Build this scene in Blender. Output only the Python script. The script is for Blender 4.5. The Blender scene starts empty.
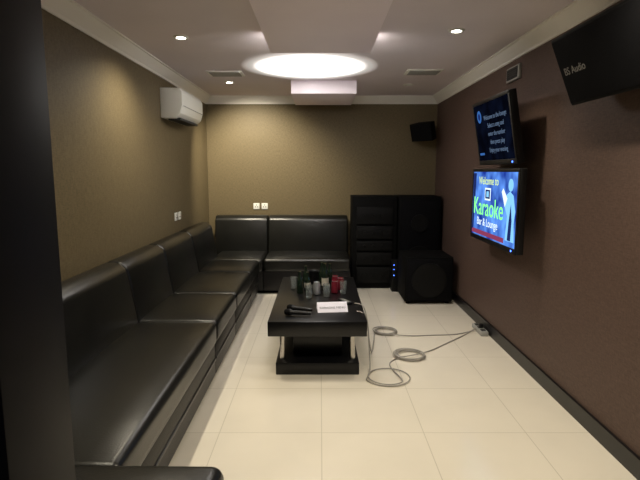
import bpy, bmesh, math, random
from mathutils import Vector, Matrix
random.seed(3)
S = bpy.context.scene
S.view_settings.view_transform = 'Standard'
S.view_settings.look = 'None'
S.view_settings.exposure = 0.4

# ------------------------------------------------------------ materials
def mat(name, col, rough=0.5, metal=0.0, noise=0.0, nscale=20, bump=0.0, bscale=60, spec=0.5, coat=0.0, emis=None, estr=0.0, trans=0.0):
    m = bpy.data.materials.new(name); m.use_nodes = True
    nt = m.node_tree; b = nt.nodes['Principled BSDF']
    b.inputs['Base Color'].default_value = (*col, 1)
    b.inputs['Roughness'].default_value = rough
    b.inputs['Metallic'].default_value = metal
    b.inputs['Specular IOR Level'].default_value = spec
    b.inputs['Coat Weight'].default_value = coat
    b.inputs['Transmission Weight'].default_value = trans
    if emis:
        b.inputs['Emission Color'].default_value = (*emis, 1)
        b.inputs['Emission Strength'].default_value = estr
    tc = nt.nodes.new('ShaderNodeTexCoord')
    if noise > 0:
        n = nt.nodes.new('ShaderNodeTexNoise'); n.inputs['Scale'].default_value = nscale
        n.inputs['Detail'].default_value = 4
        nt.links.new(tc.outputs['Object'], n.inputs['Vector'])
        r = nt.nodes.new('ShaderNodeValToRGB')
        r.color_ramp.elements[0].position = 0.3; r.color_ramp.elements[1].position = 0.7
        r.color_ramp.elements[0].color = (*[c*(1-noise) for c in col], 1)
        r.color_ramp.elements[1].color = (*[min(1, c*(1+noise)) for c in col], 1)
        nt.links.new(n.outputs['Fac'], r.inputs['Fac'])
        nt.links.new(r.outputs['Color'], b.inputs['Base Color'])
    if bump > 0:
        n2 = nt.nodes.new('ShaderNodeTexNoise'); n2.inputs['Scale'].default_value = bscale
        nt.links.new(tc.outputs['Object'], n2.inputs['Vector'])
        bp = nt.nodes.new('ShaderNodeBump'); bp.inputs['Strength'].default_value = bump
        bp.inputs['Distance'].default_value = 0.004
        nt.links.new(n2.outputs['Fac'], bp.inputs['Height'])
        nt.links.new(bp.outputs['Normal'], b.inputs['Normal'])
    return m

def emat(name, col, s):
    m = bpy.data.materials.new(name); m.use_nodes = True
    nt = m.node_tree; nt.nodes.clear()
    e = nt.nodes.new('ShaderNodeEmission'); o = nt.nodes.new('ShaderNodeOutputMaterial')
    e.inputs[0].default_value = (*col, 1); e.inputs[1].default_value = s
    nt.links.new(e.outputs[0], o.inputs[0])
    return m

def wallpaper(name, c1, c2):
    m = bpy.data.materials.new(name); m.use_nodes = True
    nt = m.node_tree; b = nt.nodes['Principled BSDF']; L = nt.links
    tc = nt.nodes.new('ShaderNodeTexCoord')
    mp = nt.nodes.new('ShaderNodeMapping'); mp.inputs['Scale'].default_value = (1, 1, 5)
    L.new(tc.outputs['Object'], mp.inputs['Vector'])
    n = nt.nodes.new('ShaderNodeTexNoise'); n.inputs['Scale'].default_value = 30; n.inputs['Detail'].default_value = 6
    L.new(mp.outputs[0], n.inputs['Vector'])
    mp2 = nt.nodes.new('ShaderNodeMapping'); mp2.inputs['Scale'].default_value = (5, 5, 1)
    L.new(tc.outputs['Object'], mp2.inputs['Vector'])
    n2 = nt.nodes.new('ShaderNodeTexNoise'); n2.inputs['Scale'].default_value = 30; n2.inputs['Detail'].default_value = 6
    L.new(mp2.outputs[0], n2.inputs['Vector'])
    a = nt.nodes.new('ShaderNodeMath'); a.operation = 'ADD'
    L.new(n.outputs['Fac'], a.inputs[0]); L.new(n2.outputs['Fac'], a.inputs[1])
    h = nt.nodes.new('ShaderNodeMath'); h.operation = 'MULTIPLY'; h.inputs[1].default_value = 0.5
    L.new(a.outputs[0], h.inputs[0])
    r = nt.nodes.new('ShaderNodeValToRGB')
    r.color_ramp.elements[0].position = 0.36; r.color_ramp.elements[1].position = 0.64
    r.color_ramp.elements[0].color = (*c1, 1); r.color_ramp.elements[1].color = (*c2, 1)
    L.new(h.outputs[0], r.inputs['Fac']); L.new(r.outputs['Color'], b.inputs['Base Color'])
    bp = nt.nodes.new('ShaderNodeBump'); bp.inputs['Strength'].default_value = 0.2; bp.inputs['Distance'].default_value = 0.003
    L.new(h.outputs[0], bp.inputs['Height']); L.new(bp.outputs['Normal'], b.inputs['Normal'])
    b.inputs['Roughness'].default_value = 0.55
    b.inputs['Specular IOR Level'].default_value = 0.25
    return m

def tiles():
    m = bpy.data.materials.new('cream_polished_tile'); m.use_nodes = True
    nt = m.node_tree; b = nt.nodes['Principled BSDF']; L = nt.links
    tc = nt.nodes.new('ShaderNodeTexCoord')
    mp = nt.nodes.new('ShaderNodeMapping')
    mp.inputs['Location'].default_value = (-0.01+0.63*10, -2.88+0.63*10, 0)
    L.new(tc.outputs['Object'], mp.inputs['Vector'])
    br = nt.nodes.new('ShaderNodeTexBrick'); br.offset = 0.0; br.squash = 1.0
    br.inputs['Scale'].default_value = 1.0
    br.inputs['Brick Width'].default_value = 0.63; br.inputs['Row Height'].default_value = 0.63
    br.inputs['Mortar Size'].default_value = 0.003; br.inputs['Mortar Smooth'].default_value = 0.3
    br.inputs['Color1'].default_value = (0.83, 0.77, 0.66, 1)
    br.inputs['Color2'].default_value = (0.85, 0.79, 0.68, 1)
    br.inputs['Mortar'].default_value = (0.64, 0.59, 0.49, 1)
    L.new(mp.outputs[0], br.inputs['Vector'])
    n = nt.nodes.new('ShaderNodeTexNoise'); n.inputs['Scale'].default_value = 3; n.inputs['Detail'].default_value = 8
    L.new(tc.outputs['Object'], n.inputs['Vector'])
    mx = nt.nodes.new('ShaderNodeMix'); mx.data_type = 'RGBA'; mx.blend_type = 'MULTIPLY'
    mx.inputs[0].default_value = 0.12
    L.new(br.outputs['Color'], mx.inputs[6]); L.new(n.outputs['Fac'], mx.inputs[7])
    L.new(mx.outputs[2], b.inputs['Base Color'])
    b.inputs['Roughness'].default_value = 0.16
    return m

M = dict(
 leather=mat('black_leather', (0.007, 0.007, 0.006), 0.30, noise=0.2, nscale=8, bump=0.22, bscale=160, spec=0.48),
 leather_dk=mat('black_leather_skirt', (0.008, 0.007, 0.007), 0.42, bump=0.3, bscale=140, spec=0.35),
 ceil=mat('ceiling_paint', (0.78, 0.71, 0.74), 0.7, noise=0.03, nscale=2, bump=0.1, bscale=80),
 panel=mat('panel_paint', (0.95, 0.86, 0.94), 0.65, noise=0.02, nscale=2),
 crown=mat('crown_paint', (0.94, 0.92, 0.86), 0.45),
 blackwood=mat('black_wood', (0.004, 0.004, 0.005), 0.3, noise=0.3, nscale=12, spec=0.4),
 doorwood=mat('door_black_wood', (0.003, 0.003, 0.006), 0.5, noise=0.3, nscale=12, spec=0.2),
 base=mat('baseboard_black', (0.005, 0.004, 0.005), 0.35),
 plastic=mat('black_plastic', (0.008, 0.008, 0.009), 0.4, spec=0.35),
 matte=mat('black_matte', (0.003, 0.003, 0.003), 0.8, noise=0.2, nscale=60, spec=0.12),
 grill=mat('speaker_grille', (0.003, 0.003, 0.004), 0.8, bump=0.6, bscale=300, spec=0.12),
 rackp=mat('rack_panel', (0.004, 0.004, 0.004), 0.6, spec=0.18),
 white=mat('white_plastic', (0.80, 0.80, 0.74), 0.4),
 offwhite=mat('grey_plastic', (0.35, 0.35, 0.33), 0.5),
 dark=mat('slot_dark', (0.03, 0.03, 0.03), 0.7),
 steel=mat('brushed_steel', (0.55, 0.53, 0.5), 0.25, metal=1.0),
 cable=mat('grey_cable', (0.34, 0.32, 0.29), 0.5),
 red=mat('red_can', (0.20, 0.015, 0.03), 0.3, metal=0.3),
 silver=mat('silver_can', (0.6, 0.62, 0.65), 0.3, metal=0.8),
 greenglass=mat('dark_bottle_glass', (0.01, 0.02, 0.012), 0.08, coat=0.5),
 glass=mat('clear_glass', (0.8, 0.85, 0.85), 0.03, trans=0.9),
 paper=mat('white_paper', (0.75, 0.73, 0.84), 0.6),
 ink=mat('ink', (0.05, 0.05, 0.08), 0.6),
 label=mat('label', (0.5, 0.47, 0.4), 0.6),
 spot=emat('spot_emitter', (1.0, 0.95, 0.85), 25.0),
 strip=emat('led_strip', (1.0, 0.95, 0.88), 120.0),
 blueled=emat('blue_led', (0.05, 0.15, 1.0), 6.0),
 wall=wallpaper('olive_wallpaper', (0.104, 0.080, 0.042), (0.168, 0.131, 0.072)),
 wallr=wallpaper('brown_cast_wallpaper', (0.080, 0.050, 0.040), (0.128, 0.082, 0.065)),  # right wall: browner cast of the light put into the wallpaper colour
 walldark=wallpaper('dark_wallpaper', (0.05, 0.04, 0.03), (0.07, 0.055, 0.045)),
 tile=tiles(),
)
# ceiling glow put into emission: strongest in the middle, fading out toward the rim
def ceiling_glow():
    m = bpy.data.materials.new('painted_ceiling_glow'); m.use_nodes = True
    nt = m.node_tree; nt.nodes.clear(); L = nt.links
    tc = nt.nodes.new('ShaderNodeTexCoord')
    mp = nt.nodes.new('ShaderNodeMapping'); mp.inputs['Scale'].default_value = (1/0.72, 1/0.74, 0)
    L.new(tc.outputs['Object'], mp.inputs['Vector'])
    ln = nt.nodes.new('ShaderNodeVectorMath'); ln.operation = 'LENGTH'
    L.new(mp.outputs[0], ln.inputs[0])
    r = nt.nodes.new('ShaderNodeValToRGB'); r.color_ramp.interpolation = 'EASE'
    e_ = r.color_ramp.elements
    def g(x): return (x, x, x, 1)
    e_[0].position = 0.2; e_[0].color = g(1)
    e_[1].position = 1.0; e_[1].color = g(0.0)
    for p_, v_ in ((0.48, 0.5), (0.68, 0.12), (0.84, 0.022)):
        k = e_.new(p_); k.color = g(v_)
    L.new(ln.outputs['Value'], r.inputs['Fac'])
    mu = nt.nodes.new('ShaderNodeMath'); mu.operation = 'MULTIPLY'; mu.inputs[1].default_value = 12.5
    L.new(r.outputs['Color'], mu.inputs[0])
    # ceiling colour underneath, so the added glow blends into the ceiling at the rim
    b = nt.nodes.new('ShaderNodeBsdfPrincipled')
    b.inputs['Base Color'].default_value = (0.78, 0.71, 0.74, 1); b.inputs['Roughness'].default_value = 0.7
    b.inputs['Emission Color'].default_value = (1, 0.96, 0.90, 1)
    L.new(mu.outputs[0], b.inputs['Emission Strength'])
    o = nt.nodes.new('ShaderNodeOutputMaterial'); L.new(b.outputs[0], o.inputs[0])
    return m
M['glow_disc'] = ceiling_glow()

# ------------------------------------------------------------ builder
class B:
    def __init__(s, name):
        s.name = name; s.bm = bmesh.new(); s.mats = []
    def mi(s, m):
        m = M[m] if isinstance(m, str) else m
        if m not in s.mats: s.mats.append(m)
        return s.mats.index(m)
    def add(s, tb, m, mtx=None):
        i = s.mi(m)
        if mtx is not None: bmesh.ops.transform(tb, matrix=mtx, verts=tb.verts)
        for f in tb.faces: f.material_index = i; f.smooth = True
        me = bpy.data.meshes.new('t'); tb.to_mesh(me); tb.free()
        s.bm.from_mesh(me); bpy.data.meshes.remove(me)
    def box(s, x0, x1, y0, y1, z0, z1, m, bev=0.0, seg=2, mtx=None):
        tb = bmesh.new(); bmesh.ops.create_cube(tb, size=1)
        bmesh.ops.transform(tb, matrix=Matrix.Translation(((x0+x1)/2, (y0+y1)/2, (z0+z1)/2)) @ Matrix.Diagonal((x1-x0, y1-y0, z1-z0, 1)), verts=tb.verts)
        if bev > 0: bmesh.ops.bevel(tb, geom=tb.edges[:], offset=bev, segments=seg, affect='EDGES', profile=0.5)
        s.add(tb, m, mtx)
    def rbox(s, x0, x1, y0, y1, z0, z1, m, r=0.04, bulge=(0, 0, 0), mtx=None):
        tb = bmesh.new(); bmesh.ops.create_cube(tb, size=2)
        bmesh.ops.subdivide_edges(tb, edges=tb.edges[:], cuts=10, use_grid_fill=True)
        h = ((x1-x0)/2, (y1-y0)/2, (z1-z0)/2); N = 11
        def remap(u, hh):
            i = round((u+1)/2*N)
            e = [hh, hh-0.3*r, hh-0.65*r, hh-r]
            if i < 4: return -e[i]
            if i > N-4: return e[N-i]
            t = (i-3)/(N-6); return -(hh-r) + t*2*(hh-r)
        for v in tb.verts:
            p = Vector([remap(v.co[k], h[k]) for k in range(3)])
            inn = Vector([max(-(h[k]-r), min(h[k]-r, p[k])) for k in range(3)])
            d = p-inn
            if d.length > 1e-9: p = inn + d.normalized()*r
            q = [p[k]/h[k] for k in range(3)]
            for k in range(3):
                if bulge[k] and p[k] > 0:
                    a, b2 = [j for j in range(3) if j != k]
                    p[k] += bulge[k]*(1-q[a]**4)*(1-q[b2]**4)*max(0, q[k])
            v.co = p
        bmesh.ops.translate(tb, verts=tb.verts, vec=((x0+x1)/2, (y0+y1)/2, (z0+z1)/2))
        s.add(tb, m, mtx)
    def prism(s, pts, axis, a0, a1, m, bev=0.0, mtx=None):
        tb = bmesh.new()
        def P(p, a):
            if axis == 'x': return (a, p[0], p[1])
            if axis == 'y': return (p[0], a, p[1])
            return (p[0], p[1], a)
        v0 = [tb.verts.new(P(p, a0)) for p in pts]; v1 = [tb.verts.new(P(p, a1)) for p in pts]
        tb.faces.new(v0); tb.faces.new(v1[::-1]); n = len(pts)
        for i in range(n): tb.faces.new((v0[(i+1) % n], v0[i], v1[i], v1[(i+1) % n]))
        bmesh.ops.recalc_face_normals(tb, faces=tb.faces[:])
        if bev > 0: bmesh.ops.bevel(tb, geom=tb.edges[:], offset=bev, segments=3, affect='EDGES', profile=0.5)
        s.add(tb, m, mtx)
    def lathe(s, prof, m, c=(0, 0, 0), seg=32, mtx=None):
        tb = bmesh.new(); rings = []
        for r, z in prof:
            if r < 1e-6: rings.append([tb.verts.new((0, 0, z))])
            else: rings.append([tb.verts.new((r*math.cos(2*math.pi*k/seg), r*math.sin(2*math.pi*k/seg), z)) for k in range(seg)])
        for a, b in zip(rings, rings[1:]):
            for k in range(seg):
                k2 = (k+1) % seg
                if len(a) == 1 and len(b) == 1: continue
                if len(a) == 1: tb.faces.new((a[0], b[k2], b[k]))
                elif len(b) == 1: tb.faces.new((a[k], a[k2], b[0]))
                else: tb.faces.new((a[k], a[k2], b[k2], b[k]))
        bmesh.ops.recalc_face_normals(tb, faces=tb.faces[:])
        T = Matrix.Translation(c)
        s.add(tb, m, T if mtx is None else T @ mtx)
    def done(s, mtx=None, sharp=35):
        me = bpy.data.meshes.new(s.name); s.bm.to_mesh(me); s.bm.free()
        for m in s.mats: me.materials.append(m)
        me.set_sharp_from_angle(angle=math.radians(sharp))
        o = bpy.data.objects.new(s.name, me); S.collection.objects.link(o)
        if mtx is not None: o.matrix_world = mtx
        return o

def text(body, parent, loc, size, m, name, align='CENTER', sx=1.0):
    c = bpy.data.curves.new(name, 'FONT'); c.body = body; c.size = size; c.align_x = align
    c.extrude = 0.0005
    c.materials.append(M[m] if isinstance(m, str) else m)
    o = bpy.data.objects.new(name, c); S.collection.objects.link(o)
    o.parent = parent; o.location = loc; o.scale = (sx, 1, 1)
    return o

def cable(name, pts, r, m, extra=[]):
    c = bpy.data.curves.new(name, 'CURVE'); c.dimensions = '3D'; c.bevel_depth = r; c.bevel_resolution = 3
    for pl in [pts]+extra:
        sp = c.splines.new('NURBS'); sp.points.add(len(pl)-1)
        for q, p in zip(sp.points, pl): q.co = (*p, 1)
        sp.use_endpoint_u = True; sp.order_u = 4; sp.resolution_u = 6
    c.materials.append(M[m])
    o = bpy.data.objects.new(name, c); S.collection.objects.link(o); return o

# ------------------------------------------------------------ room
XL, XR, YF, YB, H = -1.63, 1.68, 1.0, 7.3, 2.65
def slab(name, *a, m):
    b = B(name); b.box(*a, m); return b.done()
slab('floor', XL-0.15, XR+0.15, -1.2, YB+0.15, -0.1, 0.0, m='tile')
slab('ceiling', XL-0.15, XR+0.15, 0.85, YB+0.15, H, H+0.1, m='ceil')
slab('wall_left', XL-0.15, XL, 0.85, YB+0.15, 0, H, m='wall')
slab('wall_right', XR, XR+0.15, 0.85, YB+0.15, 0, H, m='wallr')
slab('wall_back', XL, XR, YB, YB+0.15, 0, H, m='wall')
slab('wall_front_left', XL, -0.625, 0.85, YF, 0, H, m='walldark')
slab('wall_front_right', 0.875, XR, 0.85, YF, 0, H, m='walldark')
slab('wall_front_top', -0.625, 0.875, 0.85, YF, 2.205, H, m='walldark')
b = B('door_1')
b.box(-0.62, -0.54, 0.80, 1.02, 0, 2.2, 'doorwood', 0.003)
b.box(-0.75, -0.60, 0.80, 0.845, 0, 2.2, 'doorwood', 0.005)
b.box(0.79, 0.87, 0.80, 1.02, 0, 2.2, 'doorwood', 0.003)
b.box(0.85, 1.0, 0.80, 0.845, 0, 2.2, 'doorwood', 0.005)
b.box(-0.54, 0.79, 0.80, 1.02, 2.12, 2.2, 'doorwood', 0.006)
b.done()

def crown(name, axis, a0, a1, wallpos, sgn):
    pr = [(0, H-0.105), (0.014, H-0.105), (0.020, H-0.085), (0.032, H-0.075), (0.050, H-0.048), (0.076, H-0.028), (0.084, H-0.014), (0.10, H-0.012), (0.10, H), (0, H)]
    b = B(name); b.prism([(wallpos+sgn*d, z) for d, z in pr], axis, a0, a1, 'crown'); return b.done(sharp=30)
crown('trim_1', 'y', YF, YB, XL, 1)
crown('trim_2', 'y', YF, YB, XR, -1)
crown('trim_3', 'x', XL, XR, YB, -1)
slab('baseboard_right', XR-0.02, XR, YF, YB, 0, 0.11, m='base')
slab('baseboard_back', XL, XR-0.02, YB-0.02, YB, 0, 0.11, m='base')
slab('baseboard_left', XL, XL+0.02, YF, YB-0.02, 0, 0.11, m='base')

# dropped ceiling panels
b = B('dropped_ceiling_panel'); b.box(-0.38, 0.39, 1.6, 4.0, H-0.15, H, 'panel', 0.004)
b.box(-0.36, 0.37, 4.0, 4.012, H-0.09, H-0.07, 'strip')   # LED strip on the hidden far edge washing the ceiling
b.done()
b = B('dropped_ceiling_panel'); b.box(-0.34, 0.43, 6.02, 7.05, H-0.15, H, 'panel', 0.004); b.done()

# added glowing disc that stands for the light wash between the panels
b = B('ceiling_glow_disc')
tb = bmesh.new(); rings = []; seg = 96
for r, zz in [(1.0, 0.0), (0.9, -0.001), (0.8, -0.003), (0.65, -0.007), (0.5, -0.012), (0.25, -0.018)]:
    ring = []
    for k in range(seg):
        a = 2*math.pi*k/seg; c_, s_ = math.cos(a), math.sin(a)
        ring.append(tb.verts.new((0.72*r*c_, 0.74*r*s_, zz-0.001)))
    rings.append(ring)
cv = tb.verts.new((0, 0, -0.021))
for A_, B_ in zip(rings, rings[1:]):
    for k in range(seg): tb.faces.new((A_[k], B_[k], B_[(k+1) % seg], A_[(k+1) % seg]))
for k in range(seg): tb.faces.new((rings[-1][k], cv, rings[-1][(k+1) % seg]))
bmesh.ops.recalc_face_normals(tb, faces=tb.faces[:])
if cv.normal.z > 0: bmesh.ops.reverse_faces(tb, faces=tb.faces[:])
b.add(tb, 'glow_disc')
b.done(Matrix.Translation((-0.10, 5.26, H)))

def downlight(x, y, on=True, power=28, tilt=None, size=140):
    b = B('recessed_downlight')
    b.lathe([(0.0, H-0.004), (0.036, H-0.004)], 'spot' if on else 'offwhite', (x, y, 0))
    b.lathe([(0.036, H-0.004), (0.040, H-0.010), (0.056, H-0.008), (0.060, H)], 'white', (x, y, 0))
    b.done()
    if on:
        l = bpy.data.lights.new('downlight_lamp', 'SPOT'); l.energy = power; l.color = (1, 0.9, 0.70)
        l.spot_size = math.radians(size); l.spot_blend = 0.8; l.shadow_soft_size = 0.04
        o = bpy.data.objects.new('downlight_lamp', l); S.collection.objects.link(o); o.location = (x, y, H-0.02)
        if tilt: o.rotation_euler = Vector(tilt).to_track_quat('-Z', 'Y').to_euler()
downlight(-1.10, 4.12, power=65, tilt=(-0.1, 0, -1)); downlight(1.03, 3.93, power=40, size=120)
downlight(-1.08, 6.13, power=210, tilt=(0.10, 0.75, -0.8), size=98)
downlight(1.08, 6.3, on=False)
downlight(-1.10, 2.0, power=65); downlight(1.03, 1.95, power=105)

def vent(x, y):
    b = B('ceiling_vent')
    b.box(x-0.19, x+0.19, y-0.13, y+0.13, H-0.012, H, 'white', 0.003)
    for k in range(6):
        yy = y-0.10+k*0.04
        b.box(x-0.16, x+0.16, yy-0.010, yy+0.010, H-0.018, H-0.010, 'offwhite')
    b.done()
vent(-1.02, 5.58); vent(1.10, 5.5)

# ------------------------------------------------------------ sofa
b = B('sectional_sofa')
SX = -0.78; seams = [1.78, 3.65, 4.55, 5.55, 6.30]
for y0, y1 in zip(seams, seams[1:]):
    b.rbox(-1.42, SX, y0+0.004, y1-0.004, 0.30, 0.47, 'leather', 0.04, (0, 0, 0.02))
    b.box(-1.60, SX-0.02, y0+0.004, y1-0.004, 0.05, 0.31, 'leather_dk', 0.012)
    b.box(SX-0.03, SX-0.012, y0+0.02, y1-0.02, 0.17, 0.19, 'leather', 0.004)
bs = [1.30, 2.45, 3.65, 4.55, 5.55, 6.60]
def backprof(h): return [(-1.615, 0.30), (-1.36, 0.42), (-1.44, h-0.05), (-1.50, h), (-1.60, h)]
for y0, y1 in zip(bs, bs[1:]):
    b.prism(backprof(0.93), 'y', y0+0.003, y1-0.003, 'leather', 0.025)
bx = [-1.34, -0.74, 0.40]
for i, (x0, x1) in enumerate(zip(bx, bx[1:])):
    b.rbox(x0+0.004 if i else -1.42, x1-0.004, 6.34 if i else 6.31, 7.02, 0.30, 0.47, 'leather', 0.04, (0, 0, 0.02))
    b.box(x0 if i else -1.6, x1-0.004, 6.36, 7.2, 0.05, 0.31, 'leather_dk', 0.012)
bb = [-1.50, -0.74, 0.40]
for x0, x1 in zip(bb, bb[1:]):
    b.prism([(7.27, 0.30), (6.98, 0.42), (7.06, 0.92), (7.12, 0.97), (7.25, 0.97)], 'x', x0+0.003, x1-0.003, 'leather', 0.025)
b.rbox(-1.60, -0.36, 1.08, 1.77, 0.28, 0.50, 'leather', 0.05, (0, 0, 0.015))
b.box(-1.58, -0.38, 1.10, 1.74, 0.05, 0.29, 'leather_dk', 0.012)
b.box(-1.55, SX-0.08, 1.2, 6.9, 0.0, 0.06, 'matte')
b.box(-1.55, 0.34, 6.45, 7.15, 0.0, 0.06, 'matte')
b.box(-1.55, -0.50, 1.15, 1.7, 0.0, 0.06, 'matte')
b.done()

# ------------------------------------------------------------ coffee table
b = B('coffee_table')
b.box(-0.405, 0.365, 3.71, 5.35, 0.33, 0.45, 'blackwood', 0.006)
b.box(-0.35, 0.31, 3.76, 5.30, 0.0, 0.10, 'blackwood', 0.006)
b.box(-0.22, 0.18, 3.95, 5.10, 0.10, 0.33, 'blackwood', 0.004)
for x in (-0.30, 0.26):
    for y in (3.84, 5.22):
        b.lathe([(0.0, 0.10), (0.022, 0.10), (0.022, 0.33), (0.0, 0.33)], 'steel', (x, y, 0))
b.done()

T = 0.45
def bottle(x, y, h=0.24, r=0.03, m='greenglass', lab=True):
    b = B('beer_bottle')
    b.lathe([(0, 0), (r*.9, 0), (r, 0.005), (r, h*0.58), (r*.85, h*0.66), (r*.45, h*0.78), (r*.40, h*0.95), (r*.46, h*0.955), (r*.46, h), (0, h)], m, (x, y, T))
    if lab: b.lathe([(r+.0008, h*0.2), (r+.0008, h*0.48)], 'label', (x, y, T))
    b.done()
bottle(0.05, 4.72, 0.27, 0.034); bottle(-0.14, 4.85, 0.22, 0.03, lab=False); bottle(0.10, 4.97, 0.22, 0.03, lab=False)
bottle(-0.19, 4.62, 0.21, 0.03, lab=False); bottle(0.02, 4.88, 0.25, 0.032, lab=False); bottle(-0.12, 4.68, 0.19, 0.03)
def can(x, y, m):
    b = B('drink_can')
    b.lathe([(0, 0.004), (0.024, 0), (0.033, 0.01), (0.033, 0.10), (0.027, 0.118), (0.0265, 0.122), (0.025, 0.117), (0, 0.117)], m, (x, y, T))
    b.lathe([(0.0255, 0.121), (0.028, 0.121), (0.0275, 0.116)], 'silver', (x, y, T))
    b.done()
can(0.14, 4.62, 'red'); can(-0.03, 4.56, 'silver'); can(0.20, 4.75, 'red'); can(0.15, 4.84, 'red')
def glass(x, y):
    b = B('drinking_glass')
    b.lathe([(0, 0), (0.026, 0), (0.034, 0.12), (0.0315, 0.12), (0.024, 0.008), (0, 0.008)], 'glass', (x, y, T)); b.done()
glass(-0.26, 4.80); glass(0.06, 4.48); glass(-0.10, 4.42); glass(0.22, 4.60)
b = B('ice_bucket')
b.lathe([(0, 0), (0.045, 0), (0.06, 0.12), (0.063, 0.125), (0.057, 0.12), (0.043, 0.01), (0, 0.01)], 'plastic', (-0.06, 5.06, T)); b.done()
b = B('menu_card')
R = Matrix.Translation((0.10, 4.03, T+0.002)) @ Matrix.Rotation(math.radians(6), 4, 'Z')
b.prism([(-0.07, 0), (0.07, 0), (0.02, 0.065), (0.012, 0.065)], 'x', -0.125, 0.125, 'paper', 0.001, mtx=R)
o = b.done()
t = text('KARAOKE MENU', o, (0, 0, 0), 0.028, 'ink', 'card_print')
t.matrix_parent_inverse = Matrix.Identity(4)
slope = math.atan2(0.065, 0.082)
t.matrix_local = R @ Matrix.Translation((0, -0.040, 0.0235)) @ Matrix.Rotation(slope, 4, 'X') @ Matrix.Translation((0, 0, 0.0012))
def mic(x, y, ang):
    b = B('microphone')
    mt = Matrix.Translation((x, y, T+0.027)) @ Matrix.Rotation(math.radians(ang), 4, 'Z') @ Matrix.Rotation(math.radians(88), 4, 'Y')
    b.lathe([(0, -0.09), (0.011, -0.09), (0.012, -0.08), (0.018, 0.06), (0.021, 0.065), (0.026, 0.075), (0.026, 0.08)], 'plastic', (0, 0, 0), mtx=mt)
    b.lathe([(0.026, 0.08), (0.027, 0.092), (0.026, 0.11), (0.018, 0.125), (0, 0.131)], 'grill', (0, 0, 0), mtx=mt)
    b.done()
mic(-0.16, 3.86, 172); mic(-0.15, 3.98, 165)
b = B('remote_control')
mt = Matrix.Translation((0.22, 4.28, T+0.011)) @ Matrix.Rotation(0.5, 4, 'Z')
b.box(-0.025, 0.025, -0.085, 0.085, -0.01, 0.01, 'plastic', 0.004, mtx=mt)
for i in range(3):
    for j in range(6): b.box(-0.017+i*0.013, -0.009+i*0.013, -0.07+j*0.022, -0.06+j*0.022, 0.009, 0.012, 'offwhite', mtx=mt)
b.done()

# ------------------------------------------------------------ cables
def loop(cx, cy, r, turns, z=0.008, ph=0, jit=0.06):
    out = []
    n = int(turns*16)
    for i in range(n+1):
        a = ph + i/16*2*math.pi; k = i/16
        rr = r*(1+jit*math.sin(k*2.4+1))
        out.append((cx+rr*math.cos(a)+0.01*math.sin(k*1.9), cy+rr*math.sin(a)+0.01*math.cos(k*2.3), z+min(0.006*k, 0.02)))
    return out
z = 0.007
p1 = [(0.30, 4.2, 0.465), (0.37, 4.2, 0.462), (0.40, 4.19, 0.40), (0.42, 4.15, 0.2), (0.44, 4.1, 0.03), (0.47, 4.3, z), (0.52, 4.6, z)] + loop(0.65, 4.80, 0.11, 4.2, ph=3.4) + [(0.9, 4.66, z), (1.1, 4.72, z), (1.35, 4.70, z), (1.52, 4.83, z), (1.58, 4.83, 0.03)]
p2 = [(0.30, 3.95, 0.465), (0.37, 3.95, 0.462), (0.395, 3.93, 0.38), (0.40, 3.9, 0.15), (0.41, 3.85, 0.02), (0.38, 3.7, z)] + loop(0.52, 3.70, 0.16, 1.4, ph=3.4, jit=0.12) + [(0.55, 3.95, z), (0.62, 4.05, z)] + loop(0.78, 4.15, 0.125, 5.1, ph=3.6) + [(0.98, 4.25, z), (1.15, 4.45, z), (1.4, 4.68, z), (1.55, 4.87, z), (1.58, 4.87, 0.03)]
cable('microphone_cable', p1, 0.005, 'cable')
cable('microphone_cable', p2, 0.005, 'cable')
b = B('power_strip')
b.box(1.57, 1.645, 4.68, 4.98, 0.0, 0.045, 'offwhite', 0.008)
for k in range(3): b.box(1.585, 1.63, 4.71+k*0.09, 4.77+k*0.09, 0.043, 0.05, 'dark', 0.002)
b.box(1.59, 1.63, 4.80, 4.84, 0.047, 0.085, 'plastic', 0.006)
b.done()

# ------------------------------------------------------------ TVs
def screenmat(name, dark=False):
    m = bpy.data.materials.new(name); m.use_nodes = True
    nt = m.node_tree; nt.nodes.clear(); L = nt.links
    tc = nt.nodes.new('ShaderNodeTexCoord')
    n = nt.nodes.new('ShaderNodeTexNoise'); n.inputs['Scale'].default_value = 4.5; n.inputs['Detail'].default_value = 2
    L.new(tc.outputs['Object'], n.inputs['Vector'])
    r = nt.nodes.new('ShaderNodeValToRGB'); e = r.color_ramp.elements
    if dark:
        e[0].position = 0.4; e[0].color = (0.001, 0.0012, 0.003, 1); e[1].position = 0.75; e[1].color = (0.003, 0.005, 0.014, 1)
    else:
        e[0].position = 0.35; e[0].color = (0.01, 0.03, 0.25, 1)
        e[1].position = 0.68; e[1].color = (0.12, 0.32, 0.9, 1)
    L.new(n.outputs['Fac'], r.inputs['Fac'])
    em = nt.nodes.new('ShaderNodeEmission'); em.inputs[1].default_value = 1.0
    o = nt.nodes.new('ShaderNodeOutputMaterial')
    L.new(r.outputs['Color'], em.inputs[0]); L.new(em.outputs[0], o.inputs[0])
    return m
eg = emat('txt_green', (0.25, 1.0, 0.25), 1.1); ew = emat('txt_white', (0.75, 0.9, 1.0), 1.0)
ey = emat('txt_yellow', (0.7, 0.9, 0.3), 0.9); er = emat('txt_red', (0.35, 0.06, 0.14), 0.6)
ec = emat('txt_cyan', (0.25, 0.6, 1.0), 0.9); ed = emat('txt_dim', (0.22, 0.32, 0.5), 0.35)
edc = emat('txt_dim_blue', (0.06, 0.2, 0.6), 0.5)
edk = emat('navy', (0.01, 0.02, 0.1), 1.0)
BASE = Matrix.Rotation(math.radians(-90), 4, 'Z') @ Matrix.Rotation(math.radians(90), 4, 'X')
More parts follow.
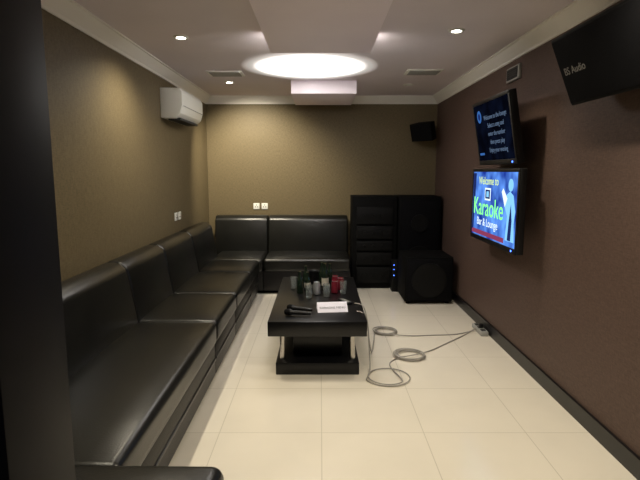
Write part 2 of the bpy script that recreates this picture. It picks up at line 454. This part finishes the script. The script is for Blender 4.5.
def tv(loc, tilt, yaw, w, h, scr, bracket):
    b = B('television')
    hw, hh = w/2, h/2
    b.box(-hw, hw, -hh, hh, -0.055, 0.0, 'plastic', 0.008)
    b.box(-hw*0.8, hw*0.8, -hh*0.75, hh*0.75, -0.085, -0.05, 'plastic', 0.012)
    t = 0.028
    b.box(-hw, hw, hh-t, hh, 0, 0.008, 'plastic', 0.003); b.box(-hw, hw, -hh, -hh+t*1.5, 0, 0.008, 'plastic', 0.003)
    b.box(-hw, -hw+t, -hh+t, hh-t, 0, 0.008, 'plastic', 0.003); b.box(hw-t, hw, -hh+t, hh-t, 0, 0.008, 'plastic', 0.003)
    b.box(-hw+t, hw-t, -hh+t*1.4, hh-t, 0.0, 0.003, scr)
    b.lathe([(0, 0.010), (0.008, 0.010), (0.008, 0.007)], 'blueled', (hw-0.09, -hh+0.02, 0))
    b.box(-0.15, 0.15, -0.12, 0.12, -0.10, -0.08, 'matte')
    b.box(-0.04, 0.04, -0.04, 0.04, -bracket, -0.09, 'matte', 0.004)
    b.box(-0.12, 0.12, -0.08, 0.08, -bracket-0.003, -bracket+0.01, 'matte', 0.003)
    return b.done(Matrix.Translation(loc) @ Matrix.Rotation(math.radians(yaw), 4, 'Z') @ Matrix.Rotation(math.radians(-tilt), 4, 'Y') @ BASE)
W, Hh = 1.15, 0.66
lt = tv((1.50, 4.33, 1.29), 0, 0, W, Hh, screenmat('karaoke_screen'), 0.165)
ZZ = 0.0045
text('Welcome to', lt, (-0.12, 0.19, ZZ), 0.10, ey, 'screen_text_top')
text('Karaoke', lt, (-0.12, -0.09, ZZ), 0.23, eg, 'screen_text_main')
text('Bar & Lounge', lt, (-0.12, -0.185, ZZ), 0.10, ew, 'screen_text_sub')
b = B('screen_graphics')
b.box(-0.20, -0.05, 0.05, 0.16, 0.003, 0.0042, ew); b.box(-0.185, -0.065, 0.065, 0.145, 0.0042, 0.0048, edk)
b.box(-0.155, -0.095, 0.08, 0.13, 0.0048, 0.0052, ec)
b.box(-0.54, 0.30, -0.275, -0.235, 0.003, 0.0042, er)
b.prism([(0.33, -0.245), (0.36, -0.05), (0.30, 0.02), (0.33, 0.12), (0.40, 0.15), (0.47, 0.12), (0.52, 0.0), (0.50, -0.1), (0.52, -0.245)], 'z', 0.003, 0.0042, ec)
b.lathe([(0, 0.0046), (0.05, 0.0046), (0.05, 0.003)], ec, (0.41, 0.20, 0))
b.prism([(0.30, 0.02), (0.22, 0.14), (0.25, 0.17), (0.35, 0.09)], 'z', 0.003, 0.0044, ew)
b.prism([(0.38, -0.24), (0.40, -0.08), (0.43, 0.05), (0.46, -0.08), (0.45, -0.24)], 'z', 0.0042, 0.0048, edk)
b.prism([(-0.54, 0.29), (-0.46, 0.29), (-0.50, -0.24), (-0.54, -0.24)], 'z', 0.003, 0.0042, edk)
g = b.done(); g.parent = lt
ut = tv((1.46, 4.28, 1.93), 10, 0, 0.90, 0.56, screenmat('lyrics_screen', True), 0.165)
for i, s_ in enumerate(['Welcome to the lounge', 'Select a song and', 'enter the number', 'then press play', 'Enjoy your evening']):
    text(s_, ut, (0.08, 0.11-i*0.07, ZZ), 0.055, ed, 'screen_text_%d' % i)
b = B('screen_graphics')
b.lathe([(0, 0.004), (0.055, 0.004)], edc, (-0.30, 0.15, 0)); b.lathe([(0, 0.0045), (0.03, 0.0045)], edk, (-0.30, 0.15, 0))
b.box(-0.40, -0.28, -0.19, -0.17, 0.003, 0.004, edc)
g = b.done(); g.parent = ut

# ------------------------------------------------------------ wall speaker near (angled)
b = B('wall_speaker')
b.prism([(-0.44, 0.0), (0.44, 0.0), (0.36, -0.20), (-0.36, -0.20)], 'y', -0.20, 0.20, 'rackp', 0.008)
b.box(-0.42, 0.42, -0.185, 0.185, -0.004, 0.012, 'grill', 0.006)
sp = b.done(Matrix.Translation((1.43, 2.62, 2.17)) @ Matrix.Rotation(math.radians(-22), 4, 'Y') @ BASE)
text('BS Audio', sp, (-0.26, -0.02, 0.0135), 0.06, 'offwhite', 'badge')
b = B('corner_speaker')
b.prism([(-0.18, 0.0), (0.18, 0.0), (0.13, -0.16), (-0.13, -0.16)], 'y', -0.12, 0.12, 'matte', 0.006)
b.box(-0.165, 0.165, -0.11, 0.11, -0.004, 0.008, 'grill', 0.004)
b.box(-0.02, 0.02, -0.03, 0.03, -0.22, -0.15, 'matte')
b.done(Matrix.Translation((1.38, 6.95, 2.12)) @ Matrix.Rotation(math.radians(40), 4, 'Z') @ Matrix.Rotation(math.radians(-15), 4, 'Y') @ BASE)
b = B('wall_vent')
b.box(1.655, XR, 4.30, 4.58, 2.37, 2.49, 'offwhite', 0.004)
b.box(1.650, 1.658, 4.325, 4.555, 2.385, 2.475, 'dark')
for k in range(5): b.box(1.645, 1.656, 4.33, 4.55, 2.39+k*0.018, 2.395+k*0.018, 'plastic')
b.done()

# ------------------------------------------------------------ floor equipment
b = B('equipment_rack')
b.box(0.44, 1.04, 6.70, 7.22, 0.0, 1.26, 'matte', 0.008)
for z0, z1 in [(0.08, 0.30), (0.33, 0.50), (0.53, 0.66), (0.69, 0.86), (0.89, 1.12)]:
    b.box(0.50, 0.98, 6.675, 6.71, z0, z1, 'rackp', 0.004)
    for k in range(3): b.lathe([(0, 0.02), (0.016, 0.02), (0.018, 0)], 'rackp', (0.60+k*0.12, 6.676, (z0+z1)/2), mtx=Matrix.Rotation(math.radians(90), 4, 'X'))
b.done()
b = B('floor_speaker')
b.box(1.06, 1.64, 6.72, 7.22, 0.0, 1.26, 'matte', 0.012)
b.box(1.09, 1.61, 6.700, 6.725, 0.05, 1.21, 'grill', 0.006)
for zc, r in ((0.40, 0.19), (0.90, 0.12)):
    b.lathe([(r, 0.0), (r, 0.02), (r*.9, 0.022), (r*.3, 0.004), (0, 0.008)], 'rackp', (1.35, 6.702, zc), mtx=Matrix.Rotation(math.radians(90), 4, 'X'))
b.done()
b = B('subwoofer')
b.box(1.02, 1.60, 5.87, 6.42, 0.03, 0.58, 'matte', 0.015)
b.box(1.045, 1.575, 5.85, 5.875, 0.055, 0.555, 'grill', 0.006)
b.lathe([(0.21, 0.0), (0.21, 0.02), (0.19, 0.024), (0.07, 0.006), (0, 0.012)], 'rackp', (1.31, 5.852, 0.30), mtx=Matrix.Rotation(math.radians(90), 4, 'X'))
for x in (1.07, 1.55):
    for y in (5.93, 6.36): b.lathe([(0, 0), (0.025, 0), (0.022, 0.035)], 'matte', (x, y, 0))
b.done()
b = B('power_amplifier')
b.box(0.96, 1.07, 6.50, 6.66, 0.0, 0.42, 'rackp', 0.005)
for zc in (0.22, 0.30, 0.36): b.box(0.978, 0.988, 6.494, 6.502, zc, zc+0.008, 'blueled')
b.done()

# ------------------------------------------------------------ AC, sockets
b = B('split_air_conditioner')
prof = [(XL, 2.14), (XL+0.14, 2.14), (XL+0.20, 2.19), (XL+0.225, 2.27), (XL+0.225, 2.40), (XL+0.20, 2.44), (XL, 2.44)]
b.prism(prof, 'y', 5.22, 6.12, 'white', 0.008)
b.box(XL+0.05, XL+0.175, 5.31, 6.06, 2.128, 2.150, 'dark')
b.box(XL+0.218, XL+0.2275, 5.27, 6.10, 2.262, 2.268, 'offwhite')
for k in range(4): b.box(XL+0.03+k*0.04, XL+0.05+k*0.04, 5.28, 6.09, 2.438, 2.445, 'offwhite')
b.done(sharp=30)
def sock(x, y, z, back):
    b = B('wall_socket')
    if back:
        b.box(x-0.045, x+0.045, YB-0.012, YB, z-0.045, z+0.045, 'white', 0.004)
        for dx, dz in ((-0.015, -0.01), (0.015, -0.01), (0, 0.018)): b.box(x+dx-0.005, x+dx+0.005, YB-0.014, YB-0.01, z+dz-0.007, z+dz+0.007, 'dark')
    else:
        b.box(XL, XL+0.012, y-0.045, y+0.045, z-0.045, z+0.045, 'white', 0.004)
        for dx, dz in ((-0.015, -0.01), (0.015, -0.01), (0, 0.018)): b.box(XL+0.01, XL+0.014, y+dx-0.005, y+dx+0.005, z+dz-0.007, z+dz+0.007, 'dark')
    b.done()
sock(-0.93, 0, 1.09, True); sock(-0.81, 0, 1.09, True)
sock(0, 5.60, 1.09, False); sock(0, 5.74, 1.09, False)

# ------------------------------------------------------------ world, camera
w = bpy.data.worlds.new('World'); S.world = w; w.use_nodes = True
w.node_tree.nodes['Background'].inputs[0].default_value = (0.4, 0.5, 0.8, 1)
w.node_tree.nodes['Background'].inputs[1].default_value = 0.02
cd = bpy.data.cameras.new('cam'); cd.sensor_width = 36; cd.lens = 28.0
co = bpy.data.objects.new('camera', cd); S.collection.objects.link(co)
co.location = (0, 0, 1.6); co.rotation_euler = (math.radians(90-7.89), 0, 0)
cd.clip_start = 0.02
S.camera = co
